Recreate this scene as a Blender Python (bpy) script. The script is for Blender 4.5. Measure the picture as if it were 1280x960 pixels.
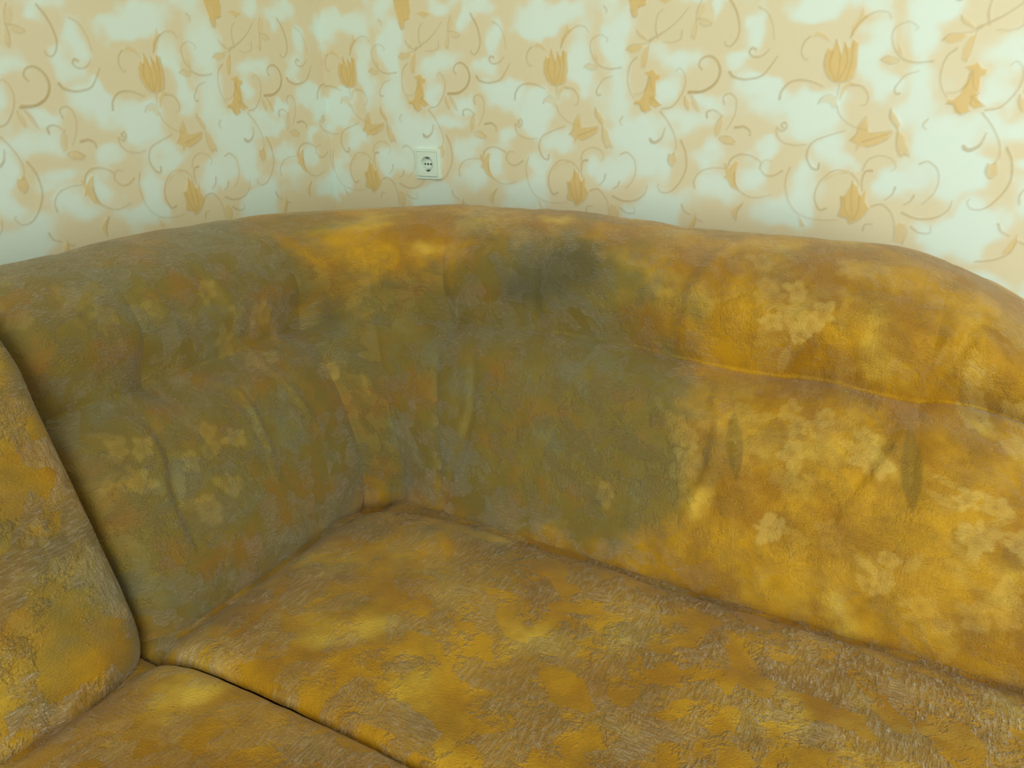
import bpy, math, random
import numpy as np

# ------------------------------------------------------------------ scene, camera, light
sc = bpy.context.scene
for o in list(bpy.data.objects):
    bpy.data.objects.remove(o)
COL = sc.collection
sc.view_settings.view_transform = 'Standard'
sc.view_settings.look = 'None'
sc.view_settings.gamma = 1.0
sc.view_settings.use_curve_mapping = False
sc.view_settings.exposure = -0.18

from mathutils import Matrix, Vector
PITCH, ROLL, YAW = 0.373, -0.021, -0.522
fw = Vector((math.sin(YAW)*math.cos(PITCH), math.cos(YAW)*math.cos(PITCH), -math.sin(PITCH)))
rt = Vector((math.cos(YAW), -math.sin(YAW), 0))
up = rt.cross(fw)
r2 = rt*math.cos(ROLL) + up*math.sin(ROLL)
u2 = -rt*math.sin(ROLL) + up*math.cos(ROLL)
cd = bpy.data.cameras.new('camera')
cam = bpy.data.objects.new('camera', cd); COL.objects.link(cam)
cd.sensor_fit = 'HORIZONTAL'; cd.sensor_width = 36.0
cd.lens = 36.0*1000.0/1280.0
cd.clip_start = 0.02
M3 = Matrix((r2, u2, -fw)).transposed().to_4x4()
M3.translation = Vector((1.691, -1.887, 1.21))
cam.matrix_world = M3
sc.camera = cam

world = bpy.data.worlds.new('world'); sc.world = world; world.use_nodes = True
bg = world.node_tree.nodes['Background']
bg.inputs[0].default_value = (0.94, 1.0, 0.93, 1); bg.inputs[1].default_value = 0.66

def area(name, loc, target, sx, sy, power, col):
    ld = bpy.data.lights.new(name, 'AREA'); ld.shape = 'RECTANGLE'; ld.size = sx; ld.size_y = sy
    ld.energy = power; ld.color = col
    o = bpy.data.objects.new(name, ld); COL.objects.link(o); o.location = loc
    o.rotation_euler = (Vector(target)-Vector(loc)).to_track_quat('-Z', 'Y').to_euler()
    return o
# daylight from the room's window, in the wall behind the camera and to its right
area('window_right_offscreen', (3.1, -3.6, 1.6), (3.1, 0, 1.6), 1.7, 1.4, 110, (0.92, 1.0, 0.95))

# ------------------------------------------------------------------ helpers
def lin(r, g, b):
    f = lambda c: (c/255/12.92) if c/255 <= .04045 else ((c/255+.055)/1.055)**2.4
    return (f(r), f(g), f(b), 1)

class Noise:
    def __init__(self, seed):
        self.g = np.random.RandomState(seed).rand(257, 257)
    def __call__(self, x, y):
        xi = np.floor(x).astype(int); yi = np.floor(y).astype(int)
        fx = x-xi; fy = y-yi
        fx = fx*fx*fx*(fx*(fx*6-15)+10); fy = fy*fy*fy*(fy*(fy*6-15)+10)
        a = xi % 256; b = yi % 256; g = self.g
        return ((g[a, b]*(1-fx)+g[a+1, b]*fx)*(1-fy)+(g[a, b+1]*(1-fx)+g[a+1, b+1]*fx)*fy)*2-1

def sstep(a, b, x):
    t = np.clip((x-a)/(b-a), 0, 1); return t*t*(3-2*t)

def grid_obj(name, P, st=None, attrs=None, mat=None, parent=None, flip=False):
    """One mesh from a (nu, nv, 3) array of points; st = texture coordinates in metres."""
    nu, nv = P.shape[:2]
    idx = np.arange(nu*nv).reshape(nu, nv)
    q = np.stack([idx[:-1, :-1], idx[1:, :-1], idx[1:, 1:], idx[:-1, 1:]], -1).reshape(-1, 4)
    if flip: q = q[:, ::-1]
    me = bpy.data.meshes.new(name)
    me.vertices.add(nu*nv); me.vertices.foreach_set('co', P.reshape(-1).astype(np.float32))
    me.loops.add(q.size); me.loops.foreach_set('vertex_index', q.reshape(-1).astype(np.int32))
    me.polygons.add(len(q)); me.polygons.foreach_set('loop_start', (np.arange(len(q))*4).astype(np.int32))
    me.update(calc_edges=True)
    me.polygons.foreach_set('use_smooth', np.ones(len(q), dtype=bool))
    if st is not None:
        uv = me.uv_layers.new(name='UVMap')
        uv.data.foreach_set('uv', st.reshape(-1, 2)[q.reshape(-1)].reshape(-1).astype(np.float32))
    for k, a in (attrs or {}).items():
        at = me.attributes.new(k, 'FLOAT', 'POINT'); at.data.foreach_set('value', a.reshape(-1).astype(np.float32))
    if mat: me.materials.append(mat)
    o = bpy.data.objects.new(name, me); COL.objects.link(o)
    if parent: o.parent = parent
    return o

def poly_obj(name, verts, faces, mat, parent=None, smooth=False):
    me = bpy.data.meshes.new(name); me.from_pydata([tuple(v) for v in verts], [], faces); me.update()
    if smooth:
        for p in me.polygons: p.use_smooth = True
    me.materials.append(mat)
    o = bpy.data.objects.new(name, me); COL.objects.link(o)
    if parent: o.parent = parent
    return o

def box(name, a, b, mat, parent=None, bevel=0.0):
    x0, y0, z0 = a; x1, y1, z1 = b
    v = [(x0,y0,z0),(x1,y0,z0),(x1,y1,z0),(x0,y1,z0),(x0,y0,z1),(x1,y0,z1),(x1,y1,z1),(x0,y1,z1)]
    f = [(3,2,1,0),(4,5,6,7),(0,1,5,4),(1,2,6,5),(2,3,7,6),(3,0,4,7)]
    o = poly_obj(name, v, f, mat, parent)
    if bevel:
        m = o.modifiers.new('bevel', 'BEVEL'); m.width = bevel; m.segments = 3
    return o

def empty(name, loc):
    o = bpy.data.objects.new(name, None); COL.objects.link(o); o.location = loc; o.empty_display_size = .1
    return o

def settle(root):
    """keep children where they were built although the parent stands elsewhere"""
    inv = Matrix.Translation(-root.location)
    for c in root.children: c.matrix_parent_inverse = inv

class NT:
    def __init__(self, name):
        self.m = bpy.data.materials.new(name); self.m.use_nodes = True
        self.t = self.m.node_tree; self.t.nodes.clear()
        self.out = self.t.nodes.new('ShaderNodeOutputMaterial')
        self.b = self.t.nodes.new('ShaderNodeBsdfPrincipled')
        self.t.links.new(self.b.outputs[0], self.out.inputs[0])
    def put(self, sock, v):
        if isinstance(v, bpy.types.NodeSocket): self.t.links.new(v, sock)
        elif v is not None: sock.default_value = v
    def math(self, op, a, b=None, c=None, clamp=False):
        n = self.t.nodes.new('ShaderNodeMath'); n.operation = op; n.use_clamp = clamp
        for i, v in enumerate((a, b, c)):
            if v is not None: self.put(n.inputs[i], v)
        return n.outputs[0]
    def mix(self, f, a, b):
        n = self.t.nodes.new('ShaderNodeMix'); n.data_type = 'RGBA'
        self.put(n.inputs[0], f); self.put(n.inputs[6], a); self.put(n.inputs[7], b)
        return n.outputs[2]
    def attr(self, name):
        n = self.t.nodes.new('ShaderNodeAttribute'); n.attribute_name = name; return n.outputs['Fac']
    def coord(self, kind='UV'):
        return self.t.nodes.new('ShaderNodeTexCoord').outputs[kind]
    def mapping(self, vec, scale, rot=(0,0,0), loc=(0,0,0)):
        n = self.t.nodes.new('ShaderNodeMapping'); self.put(n.inputs[0], vec)
        n.inputs['Scale'].default_value = scale; n.inputs['Rotation'].default_value = rot; n.inputs['Location'].default_value = loc
        return n.outputs[0]
    def noise(self, vec, scale=1, detail=2, rough=.5, dist=0):
        n = self.t.nodes.new('ShaderNodeTexNoise'); self.put(n.inputs['Vector'], vec)
        n.inputs['Scale'].default_value = scale; n.inputs['Detail'].default_value = detail
        n.inputs['Roughness'].default_value = rough; n.inputs['Distortion'].default_value = dist
        return n.outputs['Fac']
    def ramp(self, v, a, b):
        n = self.t.nodes.new('ShaderNodeMapRange'); n.interpolation_type = 'SMOOTHSTEP'
        self.put(n.inputs[0], v); n.inputs[1].default_value = a; n.inputs[2].default_value = b
        return n.outputs[0]
    def bump(self, h, strength, dist, normal=None):
        n = self.t.nodes.new('ShaderNodeBump'); n.inputs['Strength'].default_value = strength
        n.inputs['Distance'].default_value = dist; self.put(n.inputs['Height'], h)
        if normal is not None: self.put(n.inputs['Normal'], normal)
        return n.outputs[0]

def plain(name, col, rough=.5, spec=.5, metal=0):
    n = NT(name); n.b.inputs['Base Color'].default_value = col; n.b.inputs['Roughness'].default_value = rough
    n.b.inputs['Specular IOR Level'].default_value = spec; n.b.inputs['Metallic'].default_value = metal
    return n.m

# ------------------------------------------------------------------ materials
def wallpaper_material():
    n = NT('wallpaper')
    oc = n.coord('Object')
    cloud = n.attr('cloud'); gold = n.attr('gold'); line = n.attr('line')
    nz = n.noise(oc, 14, 3, .55)
    cl = n.ramp(n.math('ADD', cloud, n.math('MULTIPLY', n.math('SUBTRACT', nz, .5), .55)), .08, 1.0)
    mott = n.noise(oc, 3.1, 2)
    tan = n.mix(mott, lin(*TAN_A), lin(*TAN_B))
    base = n.mix(cl, tan, lin(*CLOUD_C))
    grain = n.noise(n.mapping(oc, (120, 120, 40)), 1, 2)
    gcol = n.mix(grain, lin(*GOLD_A), lin(*GOLD_B))
    c1 = n.mix(n.math('MULTIPLY', n.math('POWER', gold, 1.6), .80), base, gcol)
    c2 = n.mix(n.math('MULTIPLY', line, .66), c1, lin(*LINE_C))
    n.put(n.b.inputs['Base Color'], c2)
    n.b.inputs['Roughness'].default_value = .48
    n.b.inputs['Specular IOR Level'].default_value = .35
    h = n.math('ADD', n.math('MULTIPLY', gold, .5), n.math('MULTIPLY', line, .5))
    h = n.math('ADD', h, n.math('MULTIPLY', n.noise(oc, 260, 2), .12))
    n.put(n.b.inputs['Normal'], n.bump(h, .5, .0015))
    return n.m

def velvet_material():
    n = NT('crushed_velvet')
    uv = n.coord('UV')
    olive_tint, stain, pale, dark, crush, along = [n.attr(k) for k in ('olive_tint', 'stain', 'pale', 'dark', 'crush', 'along')]
    # crushed pile: dashes along the weave and across it, in blocky patches
    h1 = n.noise(n.mapping(uv, (58, 270, 1)), 1, 4, .68, .2)
    h2 = n.noise(n.mapping(uv, (225, 46, 1), loc=(3, 7, 0)), 1, 4, .68, .2)
    sel = n.noise(n.mapping(uv, (1, 1, 1), loc=(5, 2, 0)), 8, 2)
    sel = n.ramp(n.math('SUBTRACT', sel, n.math('MULTIPLY', n.math('SUBTRACT', along, .5), .24)), .46, .54)
    hh = n.math('ADD', n.math('MULTIPLY', h1, sel), n.math('MULTIPLY', h2, n.math('SUBTRACT', 1, sel)))
    vo = n.t.nodes.new('ShaderNodeTexVoronoi'); vo.distance = 'CHEBYCHEV'; vo.voronoi_dimensions = '2D'
    n.put(vo.inputs['Vector'], n.mapping(uv, (1, 1, 1), loc=(.3, .1, 0))); vo.inputs['Scale'].default_value = 26
    sep = n.t.nodes.new('ShaderNodeSeparateColor'); n.put(sep.inputs[0], vo.outputs['Color'])
    blocky = sep.outputs[0]
    pn = n.noise(uv, 14, 5, .72, .3)
    patch = n.ramp(n.math('ADD', pn, n.math('MULTIPLY', n.math('SUBTRACT', blocky, .5), .30)), .42, .60)
    amount = n.math('ADD', .16, n.math('MULTIPLY', crush, .80))
    patch = n.math('MULTIPLY', patch, amount)
    ridge = n.math('MULTIPLY', n.ramp(hh, .47, .62), patch)
    # dyed ground colour
    tone = n.noise(uv, 6.5, 4, .6)
    ground = n.mix(n.ramp(tone, .36, .66), lin(*V_DEEP), lin(*V_GOLD))
    ground = n.mix(n.ramp(n.noise(n.mapping(uv, (1,1,1), loc=(9,4,0)), 7, 3), .52, .78), ground, lin(*V_LIGHT))
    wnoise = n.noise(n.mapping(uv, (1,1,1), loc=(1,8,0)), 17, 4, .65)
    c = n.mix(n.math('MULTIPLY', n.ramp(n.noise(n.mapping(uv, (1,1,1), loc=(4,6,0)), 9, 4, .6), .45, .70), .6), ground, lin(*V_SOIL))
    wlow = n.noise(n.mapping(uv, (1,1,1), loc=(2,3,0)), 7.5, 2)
    wfac = n.math('ADD', olive_tint, n.math('ADD', n.math('MULTIPLY', n.math('SUBTRACT', wnoise, .5), .9), n.math('MULTIPLY', n.math('SUBTRACT', wlow, .5), 1.5)))
    wfac = n.math('MULTIPLY', n.ramp(wfac, .05, 1.0), n.ramp(olive_tint, .0, .25))
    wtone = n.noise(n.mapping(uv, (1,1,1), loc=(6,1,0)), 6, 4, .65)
    worn = n.mix(n.ramp(wtone, .36, .50), lin(*V_GREY), lin(*V_OLIVE))  # tint colour: grey, olive and brown mixed by noise
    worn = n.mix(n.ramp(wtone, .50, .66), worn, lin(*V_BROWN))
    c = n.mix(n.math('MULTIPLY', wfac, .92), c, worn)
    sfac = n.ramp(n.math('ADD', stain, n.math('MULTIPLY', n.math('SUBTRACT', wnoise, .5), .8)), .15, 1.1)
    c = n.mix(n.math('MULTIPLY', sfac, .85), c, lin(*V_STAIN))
    c = n.mix(n.math('MULTIPLY', dark, .8), c, lin(*V_LEAF))
    c = n.mix(n.math('MULTIPLY', pale, .46), c, lin(*V_PALE))
    n.put(n.b.inputs['Base Color'], c)
    # pressed-down pile is glossier than standing pile
    n.put(n.b.inputs['Roughness'], n.math('SUBTRACT', .52, n.math('MULTIPLY', patch, .27)))
    n.put(n.b.inputs['Specular IOR Level'], n.math('ADD', .35, n.math('MULTIPLY', patch, .65)))
    n.put(n.b.inputs['Sheen Weight'], n.math('ADD', .30, n.math('MULTIPLY', ridge, 1.0), clamp=True))
    n.b.inputs['Sheen Roughness'].default_value = .40
    n.b.inputs['Sheen Tint'].default_value = (1, .90, .74, 1)
    n.b.inputs['Specular Tint'].default_value = (1, .90, .70, 1)
    fine = n.noise(n.mapping(uv, (260, 520, 1)), 1, 1)
    h = n.math('ADD', n.math('MULTIPLY', hh, patch), n.math('MULTIPLY', fine, .12))
    n.put(n.b.inputs['Normal'], n.bump(h, 1.0, .013))
    return n.m

TAN_A, TAN_B = (228, 214, 172), (229, 218, 186)
CLOUD_C = (225, 240, 228)
GOLD_A, GOLD_B = (220, 182, 98), (230, 198, 126)
LINE_C = (182, 152, 88)
V_DEEP, V_GOLD, V_LIGHT = (150, 104, 6), (186, 138, 12), (208, 172, 60)
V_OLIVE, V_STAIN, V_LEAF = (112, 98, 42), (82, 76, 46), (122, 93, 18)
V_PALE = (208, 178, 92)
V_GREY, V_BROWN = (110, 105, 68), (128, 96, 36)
V_SOIL = (134, 100, 20)
M_WALL = wallpaper_material()
M_VEL = velvet_material()
M_FLOOR = None
def floor_material():
    n = NT('wood_floor'); oc = n.coord('Object')
    g = n.noise(n.mapping(oc, (40, 3, 1)), 1, 4, .6)
    n.put(n.b.inputs['Base Color'], n.mix(g, lin(120, 82, 48), lin(158, 112, 68))); n.b.inputs['Roughness'].default_value = .4
    return n.m
M_FLOOR = floor_material()
M_PLASTIC = plain('socket_plastic', lin(222, 238, 222), .3)
M_RECESS = plain('socket_recess', lin(206, 222, 206), .4)
M_HOLE = plain('contact_hole', lin(16, 18, 18), .6)
M_METAL = plain('steel_contact', lin(120, 122, 118), .35, .5, .9)
M_BASE = plain('brown_lining', lin(86, 62, 34), .85, .2)
M_FOOT = plain('dark_foot', lin(40, 32, 26), .5)
STROKES=[
(2,[(1388,1235),(1385,1208),(1400,1178)]),
(2,[(1393,1257),(1404,1224),(1403,1178)]),
(2,[(1410,1251),(1419,1213),(1406,1178)]),
(2,[(1426,1253),(1427,1213),(1420,1177)]),
(2,[(1375,1230),(1374,1208),(1384,1186),(1400,1175),(1420,1176),(1433,1183),(1439,1207),(1436,1250)]),
(3,[(1339,1264),(1329,1253),(1326,1234),(1335,1220),(1340,1223)]),
(3,[(1420,1261),(1426,1277),(1440,1294),(1462,1306),(1483,1304),(1492,1292)]),
(2,[(1409,1175),(1408,1158),(1407,1144)]),
(3,[(1432,1169),(1454,1166),(1468,1147),(1465,1131),(1456,1129)]),
(2,[(1371,1133),(1376,1144),(1392,1151),(1407,1144)]),
(2,[(1409,1127),(1417,1110),(1439,1091),(1471,1080)]),
(5,[(1290,1142),(1293,1159),(1309,1176),(1334,1180),(1358,1175),(1376,1167)]),
(4,[(1304,1083),(1299,1089),(1307,1094),(1311,1084),(1301,1076),(1290,1083),(1293,1066),(1306,1053),(1331,1047),(1355,1049)]),
(5,[(1387,1009),(1385,998),(1372,1001),(1360,1022),(1362,1043),(1374,1058),(1404,1070),(1432,1079)]),
(2,[(1443,1059),(1455,1074),(1456,1088),(1470,1107),(1476,1086)]),
(2,[(1482,1074),(1504,1077),(1522,1079),(1516,1064),(1496,1052),(1478,1046)]),
(2,[(1468,1057),(1494,1066),(1520,1076)]),
(3,[(1514,1122),(1515,1105),(1533,1082)]),
(2,[(1533,1081),(1534,1053),(1544,1030),(1551,1034),(1561,1031),(1555,1048)]),
(3,[(1578,1212),(1548,1210),(1526,1216),(1512,1227),(1500,1248),(1498,1269),(1509,1281),(1526,1285),(1542,1275),(1538,1269)]),
(2,[(1482,1216),(1494,1223),(1516,1215),(1502,1208),(1482,1216)]),
(4,[(1526,1152),(1519,1152),(1516,1162),(1522,1173),(1533,1187),(1555,1194)]),
(2,[(1614,1292),(1621,1279),(1645,1266)]),
(3,[(1645,1266),(1659,1275),(1676,1286)]),
(2,[(1589,1250),(1600,1260),(1624,1261),(1642,1264)]),
(2,[(1635,1211),(1641,1228),(1645,1261)]),
(3,[(1616,1234),(1601,1219),(1595,1188),(1601,1162),(1613,1144)]),
(2,[(1646,1188),(1643,1167),(1627,1154),(1612,1153)]),
(2,[(1666,1151),(1657,1145),(1655,1128)]),
(2,[(1650,1193),(1655,1167),(1666,1154)]),
(2,[(1614,1133),(1628,1130),(1641,1112),(1657,1120)]),
(2,[(1653,1146),(1669,1136),(1682,1128)]),
(3,[(1025,1121),(1050,1127),(1071,1154),(1078,1179),(1073,1199),(1062,1209),(1054,1202)]),
(8,[(1087,1157),(1119,1159),(1145,1174),(1156,1198),(1149,1220),(1133,1232),(1115,1229),(1107,1216),(1114,1205)]),
(2,[(1078,1149),(1078,1134),(1087,1118)]),
(2,[(1093,1149),(1107,1134),(1114,1114)]),
(2,[(1104,1346),(1096,1328),(1094,1312)]),
(2,[(1093,1310),(1114,1307),(1130,1298),(1115,1293),(1102,1299)]),
(2,[(1094,1309),(1097,1290),(1092,1268),(1085,1277)]),
(5,[(1165,1347),(1182,1321),(1191,1291),(1189,1268),(1176,1252),(1164,1254),(1162,1261)]),
(2,[(1229,1326),(1249,1314),(1262,1288),(1267,1261)]),
(5,[(1230,1243),(1222,1246),(1217,1238),(1224,1230),(1235,1228),(1248,1232),(1259,1243)]),
(6,[(1177,1199),(1186,1189),(1212,1183),(1246,1189),(1264,1208),(1277,1228)]),
(3,[(1170,1132),(1167,1147),(1181,1154),(1196,1142),(1197,1115),(1188,1092),(1179,1077)]),
(2,[(1168,1107),(1159,1097),(1153,1079),(1156,1063)]),
(5,[(1133,1103),(1132,1114),(1144,1119),(1156,1115),(1165,1107)]),
(2,[(1202,1051),(1185,1063),(1164,1059),(1176,1047),(1200,1045)]),
(6,[(1199,1082),(1218,1084),(1231,1076),(1233,1065)]),
(3,[(1021,1116),(1041,1093),(1059,1062),(1064,1036),(1056,1019)]),
(2,[(1047,1020),(1045,1004),(1055,992),(1065,1004),(1061,1023)]),
(6,[(1000,1048),(1011,1044),(1027,1055),(1033,1072)]),
(4,[(1074,1052),(1087,1026),(1091,989),(1077,956),(1055,933),(1033,931),(1023,943),(1026,949)]),
(3,[(1114,945),(1112,963),(1126,983),(1153,992),(1183,993)]),
(4,[(1189,997),(1195,1013),(1215,1024),(1241,1021),(1263,1008),(1260,994)]),
(3,[(1205,983),(1210,957),(1233,935),(1260,930),(1290,938)]),
(3,[(1311,992),(1291,980),(1272,983),(1261,1000),(1272,1014),(1286,1012)]),
(3,[(1229,916),(1219,897),(1217,875)]),
(2,[(1446,944),(1452,914),(1466,894)]),
(2,[(1459,975),(1461,939),(1469,894)]),
(2,[(1477,946),(1478,916),(1472,894)]),
(2,[(1440,944),(1443,920),(1439,901),(1457,896),(1465,885),(1486,898),(1500,920)]),
(4,[(1412,915),(1398,912),(1386,935),(1388,960),(1400,981),(1422,997),(1451,995)]),
(2,[(1454,993),(1470,976),(1471,959)]),
(5,[(1495,999),(1482,996),(1478,976),(1481,957)]),
(2,[(1476,999),(1484,1020),(1505,1030),(1530,1024),(1539,1007),(1531,999)]),
(3,[(1583,1016),(1599,1021),(1618,1005),(1623,977),(1615,953),(1599,935)]),
(4,[(1544,967),(1540,952),(1528,940)]),
(4,[(1582,952),(1577,940),(1565,932)]),
(4,[(1565,915),(1593,905),(1625,908),(1648,924),(1654,945)]),
(3,[(1502,925),(1524,930),(1543,914),(1553,891),(1557,855)]),
(2,[(1574,850),(1580,875),(1573,892)]),
(3,[(1586,887),(1603,876),(1623,877),(1623,891)]),
(2,[(1327,1000),(1320,969),(1331,926),(1356,899),(1396,889),(1437,892)]),
(3,[(1493,873),(1496,885),(1510,888)]),
(6,[(1656,1053),(1669,1047),(1685,1057),(1692,1078)]),
(4,[(1743,904),(1750,890),(1766,882)]),
(3,[(1716,825),(1746,831),(1771,846),(1779,867),(1779,884)]),
(2,[(1781,873),(1794,868)]),
(3,[(1585,1103),(1578,1092),(1585,1083)]),
(3,[(1006,1274),(1001,1299),(1006,1323),(1017,1332)]),
(2,[(1063,1287),(1061,1270),(1042,1263),(1020,1265)]),
(3,[(987,1270),(1019,1284),(1051,1306),(1076,1333)]),
(3,[(939,1336),(946,1319),(955,1323),(958,1339),(975,1344)]),
(3,[(872,1346),(880,1338),(878,1331)])]
FILLS=[
(10,[(1375,1230),(1374,1208),(1384,1186),(1400,1175),(1420,1176),(1433,1183),(1439,1207),(1436,1250),(1426,1256),(1420,1240),(1410,1251),(1406,1229),(1393,1259),(1387,1238),(1378,1244)]),
(7,[(1386,1252),(1371,1268),(1355,1275),(1339,1264),(1359,1264),(1372,1257)]),
(7,[(1421,1261),(1419,1280),(1429,1295),(1438,1318),(1442,1302),(1452,1299),(1436,1282),(1427,1266)]),
(7,[(1410,1139),(1413,1164),(1428,1177),(1443,1174),(1432,1169),(1422,1158),(1416,1141)]),
(6,[(1371,1133),(1376,1144),(1392,1151),(1407,1144),(1412,1127),(1401,1122),(1391,1133),(1380,1135)]),
(9,[(1443,1059),(1455,1074),(1456,1088),(1470,1107),(1476,1086),(1482,1074),(1522,1079),(1516,1064),(1496,1052),(1478,1046),(1466,1048),(1457,1035),(1457,1051)]),
(8,[(1514,1122),(1526,1111),(1538,1092),(1533,1081),(1523,1092),(1514,1108)]),
(7,[(1533,1081),(1548,1070),(1555,1048),(1561,1031),(1550,1033),(1543,1030),(1534,1053)]),
(7,[(1482,1216),(1494,1223),(1516,1215),(1502,1208)]),
(8,[(1509,1248),(1518,1237),(1522,1224),(1513,1229)]),
(7,[(1614,1292),(1622,1279),(1645,1266),(1632,1281)]),
(8,[(1589,1250),(1600,1260),(1624,1261),(1632,1256),(1621,1247),(1603,1242)]),
(8,[(1627,1211),(1626,1234),(1635,1254),(1646,1258),(1641,1228),(1635,1211)]),
(10,[(1634,1201),(1643,1203),(1650,1205),(1657,1208),(1666,1197),(1676,1195),(1673,1185),(1665,1182),(1667,1162),(1664,1151),(1668,1141),(1682,1128),(1664,1123),(1653,1130),(1657,1120),(1641,1112),(1630,1117),(1626,1130),(1614,1133),(1614,1141),(1626,1141),(1635,1151),(1639,1167),(1646,1182),(1645,1193)]),
(7,[(1078,1149),(1088,1139),(1093,1119),(1085,1118),(1078,1134)]),
(7,[(1093,1149),(1107,1134),(1114,1114),(1105,1117),(1095,1134)]),
(5,[(1112,1346),(1114,1327),(1103,1309),(1094,1316),(1097,1332)]),
(5,[(1093,1310),(1114,1307),(1130,1298),(1115,1293),(1102,1299)]),
(6,[(1093,1309),(1097,1290),(1093,1269),(1085,1269),(1084,1286)]),
(7,[(1168,1107),(1171,1090),(1166,1067),(1156,1064),(1154,1082),(1161,1099)]),
(7,[(1164,1059),(1185,1064),(1202,1052),(1197,1044),(1176,1047)]),
(8,[(1047,1020),(1062,1025),(1065,1004),(1055,991),(1044,1004)]),
(9,[(1179,1003),(1184,1006),(1191,993),(1205,1009),(1213,1009),(1208,978),(1212,957),(1222,939),(1199,951),(1187,969),(1179,969),(1186,980)]),
(7,[(1204,896),(1216,910),(1229,916),(1220,894),(1217,875),(1208,882)]),
(10,[(1437,944),(1446,944),(1455,963),(1459,975),(1469,967),(1480,946),(1489,962),(1490,935),(1500,920),(1486,898),(1465,885),(1457,896),(1439,901),(1443,920)]),
(6,[(1396,966),(1406,985),(1442,999),(1454,991),(1426,990),(1407,976)]),
(7,[(1560,852),(1555,885),(1562,897),(1573,892),(1580,875),(1574,850)]),
(7,[(1354,899),(1367,884),(1374,872),(1361,871)]),
(8,[(1779,884),(1771,872),(1762,854),(1759,842),(1775,849),(1783,867)]),
(10,[(929,1365),(924,1391),(939,1412),(961,1411),(978,1390),(980,1362),(975,1343),(956,1337),(954,1320),(945,1320),(939,1336)]),
(8,[(996,1357),(1018,1361),(1044,1354),(1022,1342)])]
CLOUDS=[(53,1336,32,26),(153,1245,24,47),(38,1101,33,34),(97,1034,29,23),(44,963,19,36),(246,1155,29,42),(252,1263,23,40),(314,1071,47,37),(347,1002,32,38),(433,1094,44,18),(403,1229,43,22),(545,1226,20,19),(572,1290,19,28),(482,1017,35,18),(498,949,38,29),(392,911,35,22),(592,1154,40,27),(607,1046,25,17),(581,984,20,26),(257,983,31,28),(204,972,24,22),(486,1328,14,18),(109,1339,43,20),(479,1139,24,15),(173,1172,18,27),(385,1160,19,23),(65,1145,26,17),(370,887,41,23),(636,904,36,26),(22,908,34,24),(216,1378,35,24),(523,1369,35,20),(416,1371,26,19),(306,1060,35,33),(345,1006,25,33),(607,1165,30,23),(32,1113,40,29),(325,873,31,23),(32,1312,39,21),(248,1301,29,30),(381,848,30,23)]
# ------------------------------------------------------------------ the room
TW, TH, TZ = .658, .60, .815         # wallpaper repeat
def catmull(p, k=8):
    p = np.array(p, float)
    if len(p) < 3: return p
    q = np.vstack([2*p[0]-p[1], p, 2*p[-1]-p[-2]]); out = []
    t = np.linspace(0, 1, k, endpoint=False)[:, None]
    for i in range(1, len(q)-2):
        a, b, c, d = q[i-1], q[i], q[i+1], q[i+2]
        out.append(.5*((2*b)+(-a+c)*t+(2*a-5*b+4*c-d)*t**2+(-a+3*b-3*c+d)*t**3))
    return np.vstack(out+[p[-1:]])

def draw_tile(res=.001):
    """The printed repeat of the wallpaper, drawn once as three height maps."""
    nx, nz = int(round(TW/res)), int(round(TH/res))
    gold = np.zeros((nx, nz)); line = np.zeros((nx, nz)); cloud = np.zeros((nx, nz))
    def window(lo, hi):
        i = np.arange(int(math.floor(lo[0]/res)), int(math.ceil(hi[0]/res))+1)
        j = np.arange(int(math.floor((lo[1]-TZ)/res)), int(math.ceil((hi[1]-TZ)/res))+1)
        X, Z = np.meshgrid(i*res, j*res+TZ, indexing='ij')
        return np.ix_(i % nx, j % nz), X, Z
    for g, pts in FILLS:
        p = np.array(pts)/1000.
        sl, X, Z = window(p.min(0)-.006, p.max(0)+.006)
        ins = np.zeros(X.shape, bool); dm = np.full(X.shape, 9.)
        for a, b in zip(p, np.roll(p, -1, 0)):
            cr = ((a[1] > Z) != (b[1] > Z)) & (X < (b[0]-a[0])*(Z-a[1])/(b[1]-a[1]+1e-12)+a[0])
            ins ^= cr
            d = b-a; t = np.clip(((X-a[0])*d[0]+(Z-a[1])*d[1])/(d@d+1e-12), 0, 1)
            dm = np.minimum(dm, np.hypot(X-a[0]-t*d[0], Z-a[1]-t*d[1]))
        sd = np.where(ins, dm, -dm)
        gold[sl] = np.maximum(gold[sl], g/10.*sstep(-.002, .0025, sd))
    for w, pts in STROKES:
        p = catmull(np.array(pts)/1000.)
        sl, X, Z = window(p.min(0)-.012, p.max(0)+.012)
        val = np.zeros(X.shape); L = len(p)
        for k, (a, b) in enumerate(zip(p[:-1], p[1:])):
            d = b-a; t = np.clip(((X-a[0])*d[0]+(Z-a[1])*d[1])/(d@d+1e-12), 0, 1)
            r = np.hypot(X-a[0]-t*d[0], Z-a[1]-t*d[1])
            hw = (.0007+.00036*w*(1-.75*k/L))
            val = np.maximum(val, (.42+.075*w)*(1-sstep(hw*.4, hw+.0016, r))*(1-.35*k/L))
        line[sl] = np.maximum(line[sl], np.minimum(val, 1))
    for cx, cz, a, b in CLOUDS:
        c = np.array((cx, cz))/1000.; e = 1.2*np.array((a, b))/1000.
        sl, X, Z = window(c-e*2, c+e*2)
        r = np.hypot((X-c[0])/e[0], (Z-c[1])/e[1])
        cloud[sl] += 1.0*np.exp(-(r/1.12)**2.6)
    return gold, line, (1-np.exp(-1.5*cloud))*1.12

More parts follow.
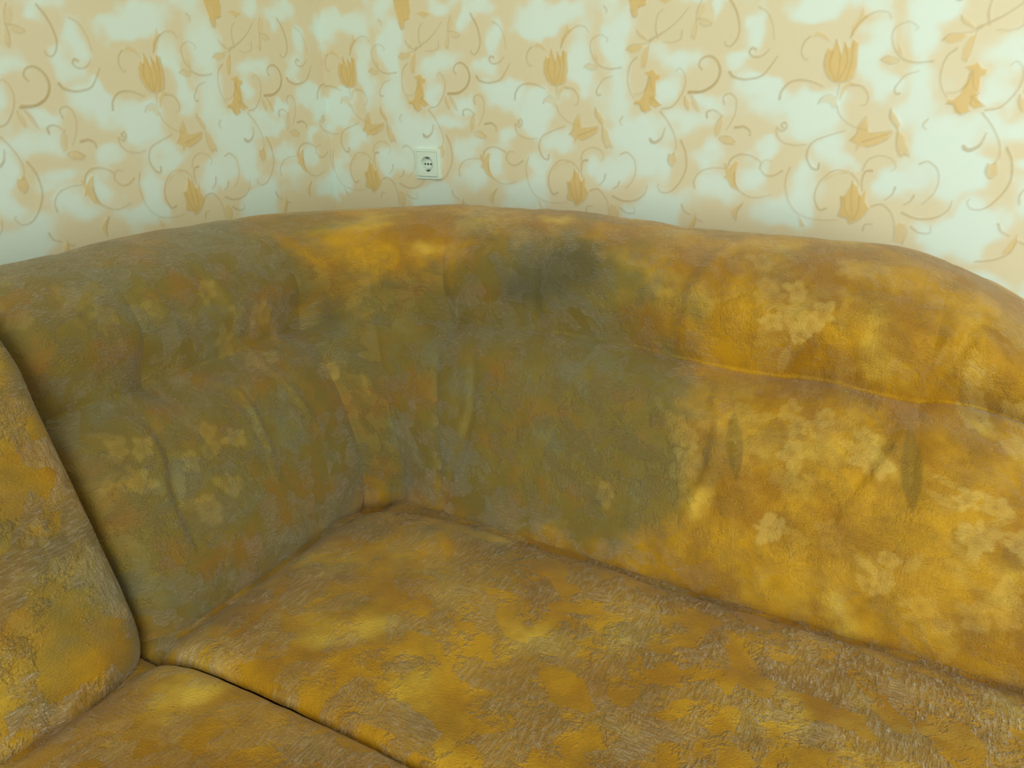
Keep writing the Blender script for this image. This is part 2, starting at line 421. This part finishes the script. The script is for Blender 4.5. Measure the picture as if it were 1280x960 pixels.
GOLD, LINE, CLOUD = draw_tile()
def sample(A, u, z):
    nx, nz = A.shape
    x = (u/TW*nx); y = ((z-TZ)/TH*nz)
    xi = np.floor(x).astype(int); yi = np.floor(y).astype(int); fx = x-xi; fy = y-yi
    g = lambda i, j: A[np.mod(i, nx), np.mod(j, nz)]
    return (g(xi, yi)*(1-fx)+g(xi+1, yi)*fx)*(1-fy)+(g(xi, yi+1)*(1-fx)+g(xi+1, yi+1)*fx)*fy

def spans(*segs):
    """(start, end, step) runs joined into one list of coordinates"""
    out = []
    for a, b, st in segs: out.append(np.linspace(a, b, max(2, int(round(abs(b-a)/st))+1))[:-1])
    return np.append(np.concatenate(out), segs[-1][1])

NZ0 = Noise(77)
zz = spans((0, .40, .04), (.40, .76, .009), (.76, 1.44, .0027), (1.44, 2.6, .011))
def wall(name, uu, to_xyz, du, dz, flip):
    Ug, Zg = np.meshgrid(uu, zz, indexing='ij')
    wx = .020*NZ0(Ug*19+40, Zg*19)+.008*NZ0(Ug*47+90, Zg*47); wz = .020*NZ0(Ug*19+70, Zg*19+50)+.008*NZ0(Ug*47+20, Zg*47+9)
    at = {k: sample(A, Ug-du+(wx if k == 'cloud' else 0), Zg-dz+(wz if k == 'cloud' else 0)) for k, A in (('gold', GOLD), ('line', LINE), ('cloud', CLOUD))}
    P = to_xyz(Ug, Zg, .0006*np.maximum(at['gold'], at['line']))
    o = grid_obj(name, P, None, at, M_WALL, flip=flip)
    o['kind'] = 'structure'
    return o
wall('wall_back', spans((0, 1.95, .0027), (1.95, 3.6, .009)), lambda u, z, e: np.stack([u, -e, z], -1), 0, 0, False)
wall('wall_left', spans((0, -1.12, .0027), (-1.12, -3.6, .011)), lambda u, z, e: np.stack([e, u, z], -1), -.010, .005, True)
fl = box('floor', (-.1, -3.6, -.06), (3.6, .1, 0), M_FLOOR); fl['kind'] = 'structure'
ce = box('ceiling', (-.1, -3.6, 2.6), (3.6, .1, 2.7), plain('white_ceiling', lin(232, 232, 226), .8, .2)); ce['kind'] = 'structure'

# ------------------------------------------------------------------ fabric print, olive tint and stains on the upholstery
rng = np.random.RandomState(11)
NZ = [Noise(k) for k in range(8)]
def blossom(S, T, pale, dark, cs, ct, r, rot, amp=1.0):
    m = (abs(S-cs) < r*1.3) & (abs(T-ct) < r*1.3)
    if not m.any(): return
    x = S[m]-cs; y = T[m]-ct; rr = np.hypot(x, y); th = np.arctan2(y, x)+rot
    edge = r*(.62+.38*np.abs(np.cos(2.5*th)))*(1+.22*np.sin(1.7*th+9*rot)+.14*np.sin(4.3*th+5*rot))
    pet = (1-sstep(.82, 1.02, rr/edge))*(.55+.45*sstep(.15, .6, rr/r))
    pale[m] = np.maximum(pale[m], amp*pet)
    dark[m] = np.maximum(dark[m], .5*amp*(1-sstep(.12*r, .24*r, rr)))
def leaf(S, T, arr, cs, ct, L, W, rot, amp):
    m = (abs(S-cs) < L) & (abs(T-ct) < L)
    if not m.any(): return
    c, s = math.cos(rot), math.sin(rot)
    x = (S[m]-cs)*c+(T[m]-ct)*s; y = -(S[m]-cs)*s+(T[m]-ct)*c
    hw = W*np.clip(1-(2*x/L)**2, 0, 1)
    val = amp*(1-sstep(.7, 1.05, np.abs(y)/(hw+1e-5)))*(abs(x) < L/2)*(1-.35*(np.abs(y) < .0014))
    arr[m] = np.maximum(arr[m], val)
def bouquet(S, T, pale, dark, cs, ct, r, n, amp, rg):
    for k in range(n):
        a = rg.rand()*6.28; q = r*math.sqrt(rg.rand())
        blossom(S, T, pale, dark, cs+q*math.cos(a), ct+q*math.sin(a), .016+.010*rg.rand(), rg.rand()*6, amp*(.6+.4*rg.rand()))
    for k in range(n):
        a = rg.rand()*6.28; q = r*(.8+.7*rg.rand())
        leaf(S, T, pale if k % 2 else dark, cs+q*math.cos(a), ct+q*math.sin(a), .028+.03*rg.rand(), .006+.004*rg.rand(), a+.6*rg.randn(), amp*(.5 if k % 2 else .32))
def print_fabric(S, T, seed, density=26, amp=.55):
    pale = np.zeros(S.shape); dark = np.zeros(S.shape); rg = np.random.RandomState(seed)
    s0, s1, t0, t1 = S.min(), S.max(), T.min(), T.max()
    for k in range(int((s1-s0)*(t1-t0)*density)):
        bouquet(S, T, pale, dark, s0+(s1-s0)*rg.rand(), t0+(t1-t0)*rg.rand(), .035+.03*rg.rand(), 2+int(4*rg.rand()), amp*(.5+.5*rg.rand()), rg)
    return pale, dark
def blobs(P, lst):
    a = np.zeros(P.shape[:2])
    for x, y, z, rx, ry, rz, w in lst:
        a += w*np.exp(-(((P[..., 0]-x)/rx)**2+((P[..., 1]-y)/ry)**2+((P[..., 2]-z)/rz)**2))
    return a

# olive-grey tint over the left and middle of the upholstery; (x, y, z, radii, strength)
OLIVE_TINT = [(.45,-1.27,.92,.25,.14,.07,.6), (.76,-1.20,.52,.10,.16,.10,.6), (.66,-.60,.90,.14,.14,.05,-.7), (.68,-1.02,.70,.06,.06,.04,-.3), (.45,-1.0,.75,.42,.45,.45,.45), (.78,-.62,.70,.3,.35,.22,.35), (1.08,-.70,.70,.22,.4,.22,.35), (1.05,-.62,.83,.20,.2,.10,1.1), (1.13,-.72,.66,.19,.2,.14,1.1), (1.02,-.76,.60,.16,.2,.14,.8), (1.24,-.77,.58,.13,.2,.12,.8),
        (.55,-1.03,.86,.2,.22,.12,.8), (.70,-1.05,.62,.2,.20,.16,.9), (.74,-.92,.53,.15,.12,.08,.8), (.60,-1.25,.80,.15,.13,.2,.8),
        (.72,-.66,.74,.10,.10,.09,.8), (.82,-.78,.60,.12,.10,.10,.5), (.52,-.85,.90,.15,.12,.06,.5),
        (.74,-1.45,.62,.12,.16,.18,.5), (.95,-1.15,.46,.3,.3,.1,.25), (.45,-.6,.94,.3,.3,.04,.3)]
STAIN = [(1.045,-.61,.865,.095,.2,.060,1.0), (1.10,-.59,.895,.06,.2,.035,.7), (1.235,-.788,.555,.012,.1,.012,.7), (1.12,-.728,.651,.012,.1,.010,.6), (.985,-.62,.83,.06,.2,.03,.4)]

# ------------------------------------------------------------------ corner sofa: backrest as a loft between seam lines
PROFILE = np.array([(.72,.36),(.762,.42),(.772,.475),(.764,.54),(.725,.63),(.672,.71),(.628,.785),(.598,.85),(.560,.905),(.50,.940),(.43,.952),(.365,.938),(.315,.895),(.295,.82),(.29,.70),(.29,.06)])
def resample(p, step):
    c = catmull(p, 24); L = np.concatenate([[0], np.cumsum(np.hypot(*np.diff(c, axis=0).T))])
    n = int(L[-1]/step); t = np.linspace(0, L[-1], n)
    return np.stack([np.interp(t, L, c[:, 0]), np.interp(t, L, c[:, 1])], 1), t
STEP = .0033
PR, TV = resample(PROFILE, STEP)
icut = int(np.argmax((PR[:, 0] < .33) & (PR[:, 1] < .90) & (TV > .6)))   # behind this row: rear cover
D, Z = PR[:, 0], PR[:, 1]
tc = TV[np.argmin(abs(Z-.782)+(TV > .7)*9)]                               # crease row
OY = np.interp(D, [.36, .765], [.03, .07])
def left_pt(y):  return np.stack([D, np.full_like(D, 0)+y, Z], -1)
def right_pt(x): return np.stack([np.full_like(D, 0)+x, -(D+OY), Z], -1)
y2 = np.interp(D, [.29,.36,.50,.62,.69,.772], [-.75,-.765,-.775,-.80,-.82,-.845])
x3 = np.interp(D, [.29,.36,.50,.62,.69,.772], [.75,.765,.79,.835,.87,.925])
S2 = left_pt(y2); S3 = right_pt(x3)
push = np.interp(D, [.29,.45,.772], [.008,.004,.050])[:, None]
SM = (S2+S3)/2+push*np.array([-.7071, .7071, 0])
ANCH = [left_pt(-1.334), left_pt(-1.13), S2, SM, S3, right_pt(1.68), right_pt(2.06)]
cols = []; seam_col = [0]; jm = int(np.argmin(abs(D-.64)+(TV > .8)*9))
for a, b in zip(ANCH[:-1], ANCH[1:]):
    n = max(8, int(np.linalg.norm(a[jm]-b[jm])/STEP))
    for k in range(n): cols.append(a+(b-a)*(k/n))
    seam_col.append(seam_col[-1]+n)
cols.append(ANCH[-1])
B = np.array(cols)                                                        # (nu, nv, 3)
nu, nv = B.shape[:2]
# soften the kinks of the plan line
K = 14; ker = np.exp(-np.linspace(-2, 2, 2*K+1)**2); ker /= ker.sum()
ext = np.concatenate([B[:1]+(B[:1]-B[K:0:-1]), B, B[-1:]+(B[-1:]-B[-2:-K-2:-1])], 0)
B = sum(ker[i]*ext[i:i+nu] for i in range(2*K+1))
SU = np.concatenate([[0], np.cumsum(np.linalg.norm(np.diff(B[:, jm], axis=0), axis=1))])
# the right end of the back slopes down
X = B[..., 0]; Zb = B[..., 2]
drop = .018*sstep(.9, 1.5, X)+1.25*np.maximum(0, X-1.55)**2
right = (np.arange(nu) > seam_col[4])[:, None]
B[..., 2] = np.where(right & (Zb > .5), .5+(Zb-.5)*(1-drop/.45), Zb)
Sg, Tg = np.meshgrid(SU, TV, indexing='ij')
def normals(P):
    a = np.gradient(P, axis=0); b = np.gradient(P, axis=1)
    n = np.cross(a, b); return n/(np.linalg.norm(n, axis=-1, keepdims=True)+1e-9)
N = normals(B)
if N[20, jm, 0] < 0: N = -N
near = np.full((nu,), 9.); groove = np.zeros((nu, nv)); tuck = np.zeros((nu, nv))
front = sstep(.950, .86, Z)[None]*(Tg < TV[icut])
wv = .25+.75*front
rowd = (Tg-tc)
rd0 = rowd-np.where(right, drop/.45*.27, 0)
for k, g in ((1, .55), (2, .9), (3, .40), (4, .75), (5, .45)):
    ds = np.abs(Sg-SU[seam_col[k]])
    soft = np.where(rowd > 0, 1.0, 1.0 if k in (2, 3, 4) else .8*np.exp(rowd/.10))
    groove -= g*wv*soft*(.013*np.exp(-ds/.040)+.005*np.exp(-(ds/.006)**2))
    if k != 3: tuck -= {2: .020, 4: .012}.get(k, .030)*np.exp(-((ds/.035)**2+(rd0/.040)**2))
wedge = np.ones(nu)
for i in range(seam_col[2], seam_col[4]+1):
    q = min(SU[i]-SU[seam_col[2]], SU[seam_col[4]]-SU[i]); wedge[i] = math.exp(-(q/.05)**2)
sag = .004*np.sin(Sg*5.1)+.004*NZ[1](Sg*9, Sg*0)
rd = rowd+sag-np.where(right, drop/.45*.27, 0)
far_end = (1-.75*sstep(1.75, 1.95, B[..., 0])*right)
crease = -wedge[:, None]*far_end*((.036+.012*sstep(1.15, 1.35, B[..., 0]))*np.exp(-(rd/.050)**2)+(.015+.016*sstep(1.15, 1.35, B[..., 0]))*np.exp(-np.abs(rd)/.011))
ends = -.045*np.exp(-((Sg)/.022)**1.0)*(Tg < TV[icut])-.06*np.exp(-np.maximum(0, SU[-1]-Sg)/.03)
def to_st(p):
    d = ((B[:, :icut]-np.array(p))**2).sum(-1); i, j = np.unravel_index(np.argmin(d), d.shape); return SU[i], TV[j]
def fold(path, w, a):
    q = catmull([to_st(p) for p in path], 6); out = np.zeros((nu, nv)); best = np.full((nu, nv), 9.)
    L = len(q)
    for k, (u, v) in enumerate(zip(q[:-1], q[1:])):
        d = v-u; le = math.hypot(*d)+1e-9
        t = np.clip(((Sg-u[0])*d[0]+(Tg-u[1])*d[1])/le**2, 0, 1)
        rx = Sg-u[0]-t*d[0]; ry = Tg-u[1]-t*d[1]; r = np.hypot(rx, ry)
        sgn = np.sign(d[0]*ry-d[1]*rx); taper = math.sin(math.pi*(k+.5)/L)**.6
        val = taper*a*(np.exp(-(r/w)**2)*.55+sgn*(r/w)*np.exp(-(r/w)**2)*1.2)
        m = r < best; out = np.where(m, val, out); best = np.minimum(best, r)
    return out
FOLDS = [([(.60,-1.20,.74),(.68,-1.20,.68),(.717,-1.222,.63),(.74,-1.23,.56)], .012, -.010),
         ([(.60,-1.06,.73),(.636,-1.03,.69),(.70,-1.035,.64),(.74,-1.05,.58)], .009, .0075),
         ([(.60,-.95,.73),(.67,-.93,.66),(.72,-.92,.60)], .009, .0055),
         ([(.50,-1.10,.93),(.56,-1.10,.87),(.585,-1.08,.80)], .016, .007),
         ([(.50,-.98,.935),(.56,-.98,.87),(.59,-.95,.79)], .015, .007),
         ([(1.33,-.55,.92),(1.31,-.62,.87),(1.30,-.64,.80)], .016, .007),
         ([(1.72,-.58,.86),(1.70,-.63,.82),(1.68,-.66,.76)], .012, -.008),
         ([(1.36,-.66,.73),(1.39,-.70,.69),(1.40,-.75,.62),(1.38,-.79,.55)], .013, .007),
         ([(1.66,-.67,.73),(1.64,-.72,.67),(1.60,-.77,.59)], .012, .006),
         ([(.92,-.68,.72),(.96,-.74,.64),(.955,-.80,.56),(.93,-.83,.48)], .012, -.005),
         ([(1.05,-.60,.90),(1.04,-.64,.82),(1.06,-.66,.77)], .014, .004)]
fd = sum(fold(*f) for f in FOLDS)
noise = .0040*NZ[0](Sg*6, Tg*6)+.0022*NZ[2](Sg*16, Tg*13)+.0010*NZ[3](Sg*38, Tg*32)
frontmask = (Tg < TV[icut])*1.0
disp = groove+tuck*.9+crease+ends+(fd+noise)*np.where(Tg < TV[icut]-.05, 1, .3)
G = B+N*disp[..., None]
# print, olive tint and stains
pale, dark = print_fabric(Sg, Tg, 5, 22, .5)
rg = np.random.RandomState(3)
for p, r, n, am in (((1.485,-.62,.838),.05,6,1.), ((1.53,-.70,.68),.05,5,.9), ((1.76,-.63,.77),.06,6,1.), ((1.62,-.69,.66),.03,3,.8), ((1.673,-.80,.533),.035,4,.9),
                    ((1.50,-.79,.557),.02,2,1.), ((1.79,-.75,.63),.06,6,.9), ((1.42,-.60,.87),.05,3,.6), ((1.25,-.79,.56),.012,1,.6), ((1.56,-.60,.90),.05,4,.5), ((1.86,-.78,.57),.06,6,.8)):
    bouquet(Sg, Tg, pale, dark, *to_st(p), r, n, am, rg)
for p, L, W, rot in (((1.432,-.73,.645),.115,.0150,1.75), ((1.672,-.71,.655),.135,.0165,1.74)):
    leaf(Sg, Tg, dark, *to_st(p), L, W, rot, 1.0)
attrs = dict(olive_tint=np.clip(blobs(G, OLIVE_TINT), 0, 1.3), stain=np.clip(blobs(G, STAIN), 0, 1.2), pale=pale, dark=dark, crush=.08+.20*np.clip(blobs(G, OLIVE_TINT), 0, 1), along=.25+0*Sg)
UVb = np.stack([Sg, Tg], -1)*1.35

sofa = empty('corner_sofa', (1.2, -.85, 0))
sofa['label'] = 'long golden velvet corner sofa section below the wall socket, rounded back, grey worn patch'
sofa['category'] = 'sofa'
icr = int(np.argmin(abs(TV-tc)))
def panel(name, i0, i1, j0, j1, label=None):
    s = (slice(i0, i1+1), slice(j0, j1+1))
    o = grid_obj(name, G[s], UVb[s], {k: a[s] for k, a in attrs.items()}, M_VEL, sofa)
    if label: o['label'] = label
    return o
sc_ = seam_col
for a, b, whole in ((0,1,0), (1,2,0), (2,3,1), (3,4,1), (4,5,0), (5,6,0)):
    if whole: panel('corner_panel', sc_[a], sc_[b], 0, icut, 'tall wedge of velvet between two seams in the bend of the back')
    else:
        panel('back_panel', sc_[a], sc_[b], 0, icr)
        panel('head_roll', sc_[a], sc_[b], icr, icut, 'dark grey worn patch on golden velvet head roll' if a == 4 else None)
panel('rear_cover', 0, nu-1, icut, nv-1)
for i, nm in ((0, 'side_cover'), (nu-1, 'side_cover')):
    ring = G[i, ::3]; c = ring.mean(0)
    bot = np.array([[ring[0][0], ring[0][1], .06]])
    vs = list(ring)+[bot[0]]+[c]; n = len(vs)-1
    poly_obj(nm, vs, [(k, (k+1) % n, n) for k in range(n)], M_VEL, sofa)

# ------------------------------------------------------------------ seats
def edge_round(dist, r, depth):
    """height lost close to an upholstered edge: 0 inside, `depth` at the edge"""
    t = np.clip(dist/r, 0, 1); return depth*(1-np.sqrt(np.clip(1-(1-t)**2, 0, 1)))
def seat(name, x0, x1, y0, y1, height, parent, seed, extra=()):
    nx, ny = int((x1-x0)/.0036), int((y1-y0)/.0036)
    U, V = np.meshgrid(np.linspace(x0, x1, nx), np.linspace(y0, y1, ny), indexing='ij')
    Zs = height(U, V)
    nzv = .0035*NZ[4](U*6+seed, V*6)+.0020*NZ[5](U*17, V*17)+.0009*NZ[6](U*45, V*30)
    P = np.stack([U, V, Zs+nzv], -1)
    for f in extra: P = f(P)
    pale, dark = print_fabric(U, V, 20+seed, 24, .5)
    w = np.clip(blobs(P, OLIVE_TINT)*.6, 0, 1)
    at = dict(olive_tint=w, stain=0*w, pale=pale, dark=dark, crush=np.clip(.45+.55*sstep(.95, 1.35, U)+.35*NZ[1](U*7, V*7), 0, 1.1), along=.85+0*w)
    return grid_obj(name, P, np.stack([U, V], -1), at, M_VEL, parent)
def skirt(P, lo=.10):
    """fold the outermost rows down to form the vertical front of the cushion"""
    return P
YC = -1.339
def h_corner(U, V):
    z = .474-.030*np.exp(-np.maximum(0, -.855-V)/.040)-.030*np.exp(-np.maximum(0, U-.785)/.040)*(V < 0)
    z += .010*np.sin(np.clip((U-.78)/.6, 0, 1)*math.pi)
    z -= edge_round(V-YC, .030, .022)
    z -= edge_round(2.06-U, .05, .06)
    return z
seat('seat_cushion', .70, 2.06, YC, -.79, h_corner, sofa, 1)
def front_strip(name, a, b, ztop, zbot, parent, seed):
    a = np.array(a); b = np.array(b); n = max(4, int(np.linalg.norm(b-a)/.012)); m = max(4, int((ztop-zbot)/.012))
    u = np.linspace(0, 1, n); z = np.linspace(zbot, ztop, m)
    P = np.stack([np.broadcast_to((a[0]+(b[0]-a[0])*u)[:, None], (n, m)), np.broadcast_to((a[1]+(b[1]-a[1])*u)[:, None], (n, m)), np.broadcast_to(z[None], (n, m))], -1)
    S = np.stack(np.meshgrid(u*np.linalg.norm(b-a), z, indexing='ij'), -1)
    z0 = np.zeros((n, m)); pl, dk = print_fabric(S[..., 0], S[..., 1], seed, 20, .4)
    return grid_obj(name, P, S, dict(olive_tint=z0, stain=z0, pale=pl, dark=dk, crush=z0+.4, along=z0+.5), M_VEL, parent)
front_strip('front_cover', (.70, YC), (2.06, YC), .425, .07, sofa, 31)
front_strip('end_cover', (2.06, YC), (2.06, -.79), .425, .07, sofa, 32)
box('base', (.33, -1.330, .06), (2.04, -.40, .36), M_BASE, sofa)
for x, y in ((.42,-.5), (1.95,-.5), (.75,-1.28), (1.95,-1.28)):
    box('foot', (x-.03, y-.03, 0), (x+.03, y+.03, .065), M_FOOT, sofa, .006)
settle(sofa)

# ------------------------------------------------------------------ adjoining section on the left
sec = empty('sofa_section', (.85, -1.75, 0))
sec['label'] = 'olive velvet sofa section butted against the corner sofa, with silvery crushed edge on its back'
sec['category'] = 'sofa'
PROF2 = np.array([(.72,.36),(.768,.42),(.780,.475),(.772,.54),(.742,.63),(.702,.72),(.668,.80),(.640,.875),(.585,.935),(.50,.962),(.42,.962),(.35,.935),(.305,.88),(.29,.78),(.29,.06)])
P2, T2 = resample(PROF2, STEP)
y0, y1 = YC-.002, -2.25
ys = spans((y0, -1.95, .0034), (-1.95, y1, .01))
D2, Z2 = P2[:, 0], P2[:, 1]
Bs = np.stack([np.broadcast_to(D2[None], (len(ys), len(D2))), np.broadcast_to(ys[:, None], (len(ys), len(D2))), np.broadcast_to(Z2[None], (len(ys), len(D2)))], -1).copy()
S2g, T2g = np.meshgrid(y0-ys, T2, indexing='ij')
N2 = np.stack([np.gradient(Z2)/STEP, 0*Z2, -np.gradient(D2)/STEP], -1)[None]
if N2[0, 60, 0] < 0: N2 = -N2
i2 = int(np.argmax((D2 < .33) & (Z2 < .90) & (T2 > .6)))
dsp = -edge_round(S2g, .045, .050)+.0045*NZ[7](S2g*7, T2g*7)+.0025*NZ[2](S2g*17+4, T2g*15)
dsp += .010*np.exp(-((S2g-.10)/.05)**2)*sstep(.9, .6, Bs[..., 2])
dsp *= np.where(T2g < T2[i2], 1, .4)
G2 = Bs+N2*dsp[..., None]
pl, dk = print_fabric(S2g, T2g, 41, 22, .45)
w2 = np.clip(blobs(G2, OLIVE_TINT), 0, 1)
at2 = dict(olive_tint=w2, stain=0*w2, pale=pl, dark=dk, crush=.80+0*w2, along=.5+0*w2)
UV2 = np.stack([S2g+3, T2g], -1)
for nm, sl in (('backrest', (slice(None), slice(0, i2+1))), ('rear_cover', (slice(None), slice(i2, None)))):
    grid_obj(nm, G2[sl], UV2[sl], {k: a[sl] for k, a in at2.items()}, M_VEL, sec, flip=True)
for i in (0, len(ys)-1):
    ring = G2[i, ::3]; vs = list(ring)+[np.array([ring[0][0], ring[0][1], .06]), ring.mean(0)]; n = len(vs)-1
    poly_obj('side_cover', vs, [(k, (k+1) % n, n) for k in range(n)], M_VEL, sec)
X2 = 1.40
def h_left(U, V):
    z = .468-.030*np.exp(-np.maximum(0, U-.790)/.040)
    z += .010*np.sin(np.clip((U-.78)/.6, 0, 1)*math.pi)
    z -= edge_round((YC-.001)-V, .030, .022)
    z -= edge_round(X2-U, .05, .06)
    return z
seat('seat_cushion', .70, X2, y1, YC-.001, h_left, sec, 2)
front_strip('front_cover', (X2, y1), (X2, YC-.001), .41, .07, sec, 33)
front_strip('end_cover', (.70, YC-.001), (X2, YC-.001), .415, .07, sec, 34)
box('base', (.33, y1+.01, .06), (X2-.02, YC-.02, .36), M_BASE, sec)
for x, y in ((.42,-2.15), (1.30,-2.15), (.42,-1.45), (1.30,-1.45)):
    box('foot', (x-.03, y-.03, 0), (x+.03, y+.03, .065), M_FOOT, sec, .006)
settle(sec)

# ------------------------------------------------------------------ wall socket
sk = empty('wall_socket', (.354, 0, .973))
sk['label'] = 'small white square electrical socket on the patterned wallpaper above the sofa'
sk['category'] = 'socket'
def rrect(h, r, n=6):
    pts = []
    for cx, cy, a0 in ((h-r, h-r, 0), (-h+r, h-r, 90), (-h+r, -h+r, 180), (h-r, -h+r, 270)):
        for k in range(n+1):
            a = math.radians(a0+90*k/n); pts.append((cx+r*math.cos(a), cy+r*math.sin(a)))
    return pts
def stack(name, rings, mat, parent, cap=True, smooth=False):
    """rings: list of (outline points, depth out of the wall); consecutive rings are bridged"""
    n = len(rings[0][0]); vs = []; fs = []
    for pts, y in rings: vs += [(x, -y, z) for x, z in pts]
    for r in range(len(rings)-1):
        for k in range(n): fs.append((r*n+k, r*n+(k+1) % n, (r+1)*n+(k+1) % n, (r+1)*n+k))
    if cap: fs.append(tuple(range((len(rings)-1)*n, len(rings)*n)))
    return poly_obj(name, vs, fs, mat, parent, smooth)
def circ(r, n=28, cx=0, cz=0): return [(cx+r*math.cos(math.radians(45)+2*math.pi*k/n), cz+r*math.sin(math.radians(45)+2*math.pi*k/n)) for k in range(n)]
r1 = lambda h, r: rrect(h, r)
stack('cover_frame', [(r1(.041,.006),-.001),(r1(.041,.006),.007),(r1(.0395,.006),.0095),(r1(.034,.004),.0100),(r1(.0335,.004),.0065),(r1(.0320,.003),.0065)], M_PLASTIC, sk, cap=False)
stack('insert', [(r1(.0325,.003),.006),(r1(.0325,.003),.0110),(r1(.0315,.003),.0120),(circ(.0215),.0121),(circ(.0205),.0112),(circ(.0195),.0010)], M_PLASTIC, sk, cap=False)
stack('recess', [(circ(.0192),.0008),(circ(.0005),.0011)], M_RECESS, sk)
stack('contact_boss', [(circ(.0120),.0009),(circ(.0115),.0040),(circ(.0100),.0048)], M_PLASTIC, sk)
for s in (-1, 1):
    stack('contact_hole', [(circ(.0030, 16, s*.0095), .0046),(circ(.0026, 16, s*.0095), .0052)], M_HOLE, sk)
    box('earth_clip', (-.0035, -.0095, s*.0170-.0022), (.0035, -.0005, s*.0170+.0022), M_METAL, sk, .0005)
stack('screw', [(circ(.0030, 16), .0046),(circ(.0028, 16), .0058)], M_HOLE, sk)
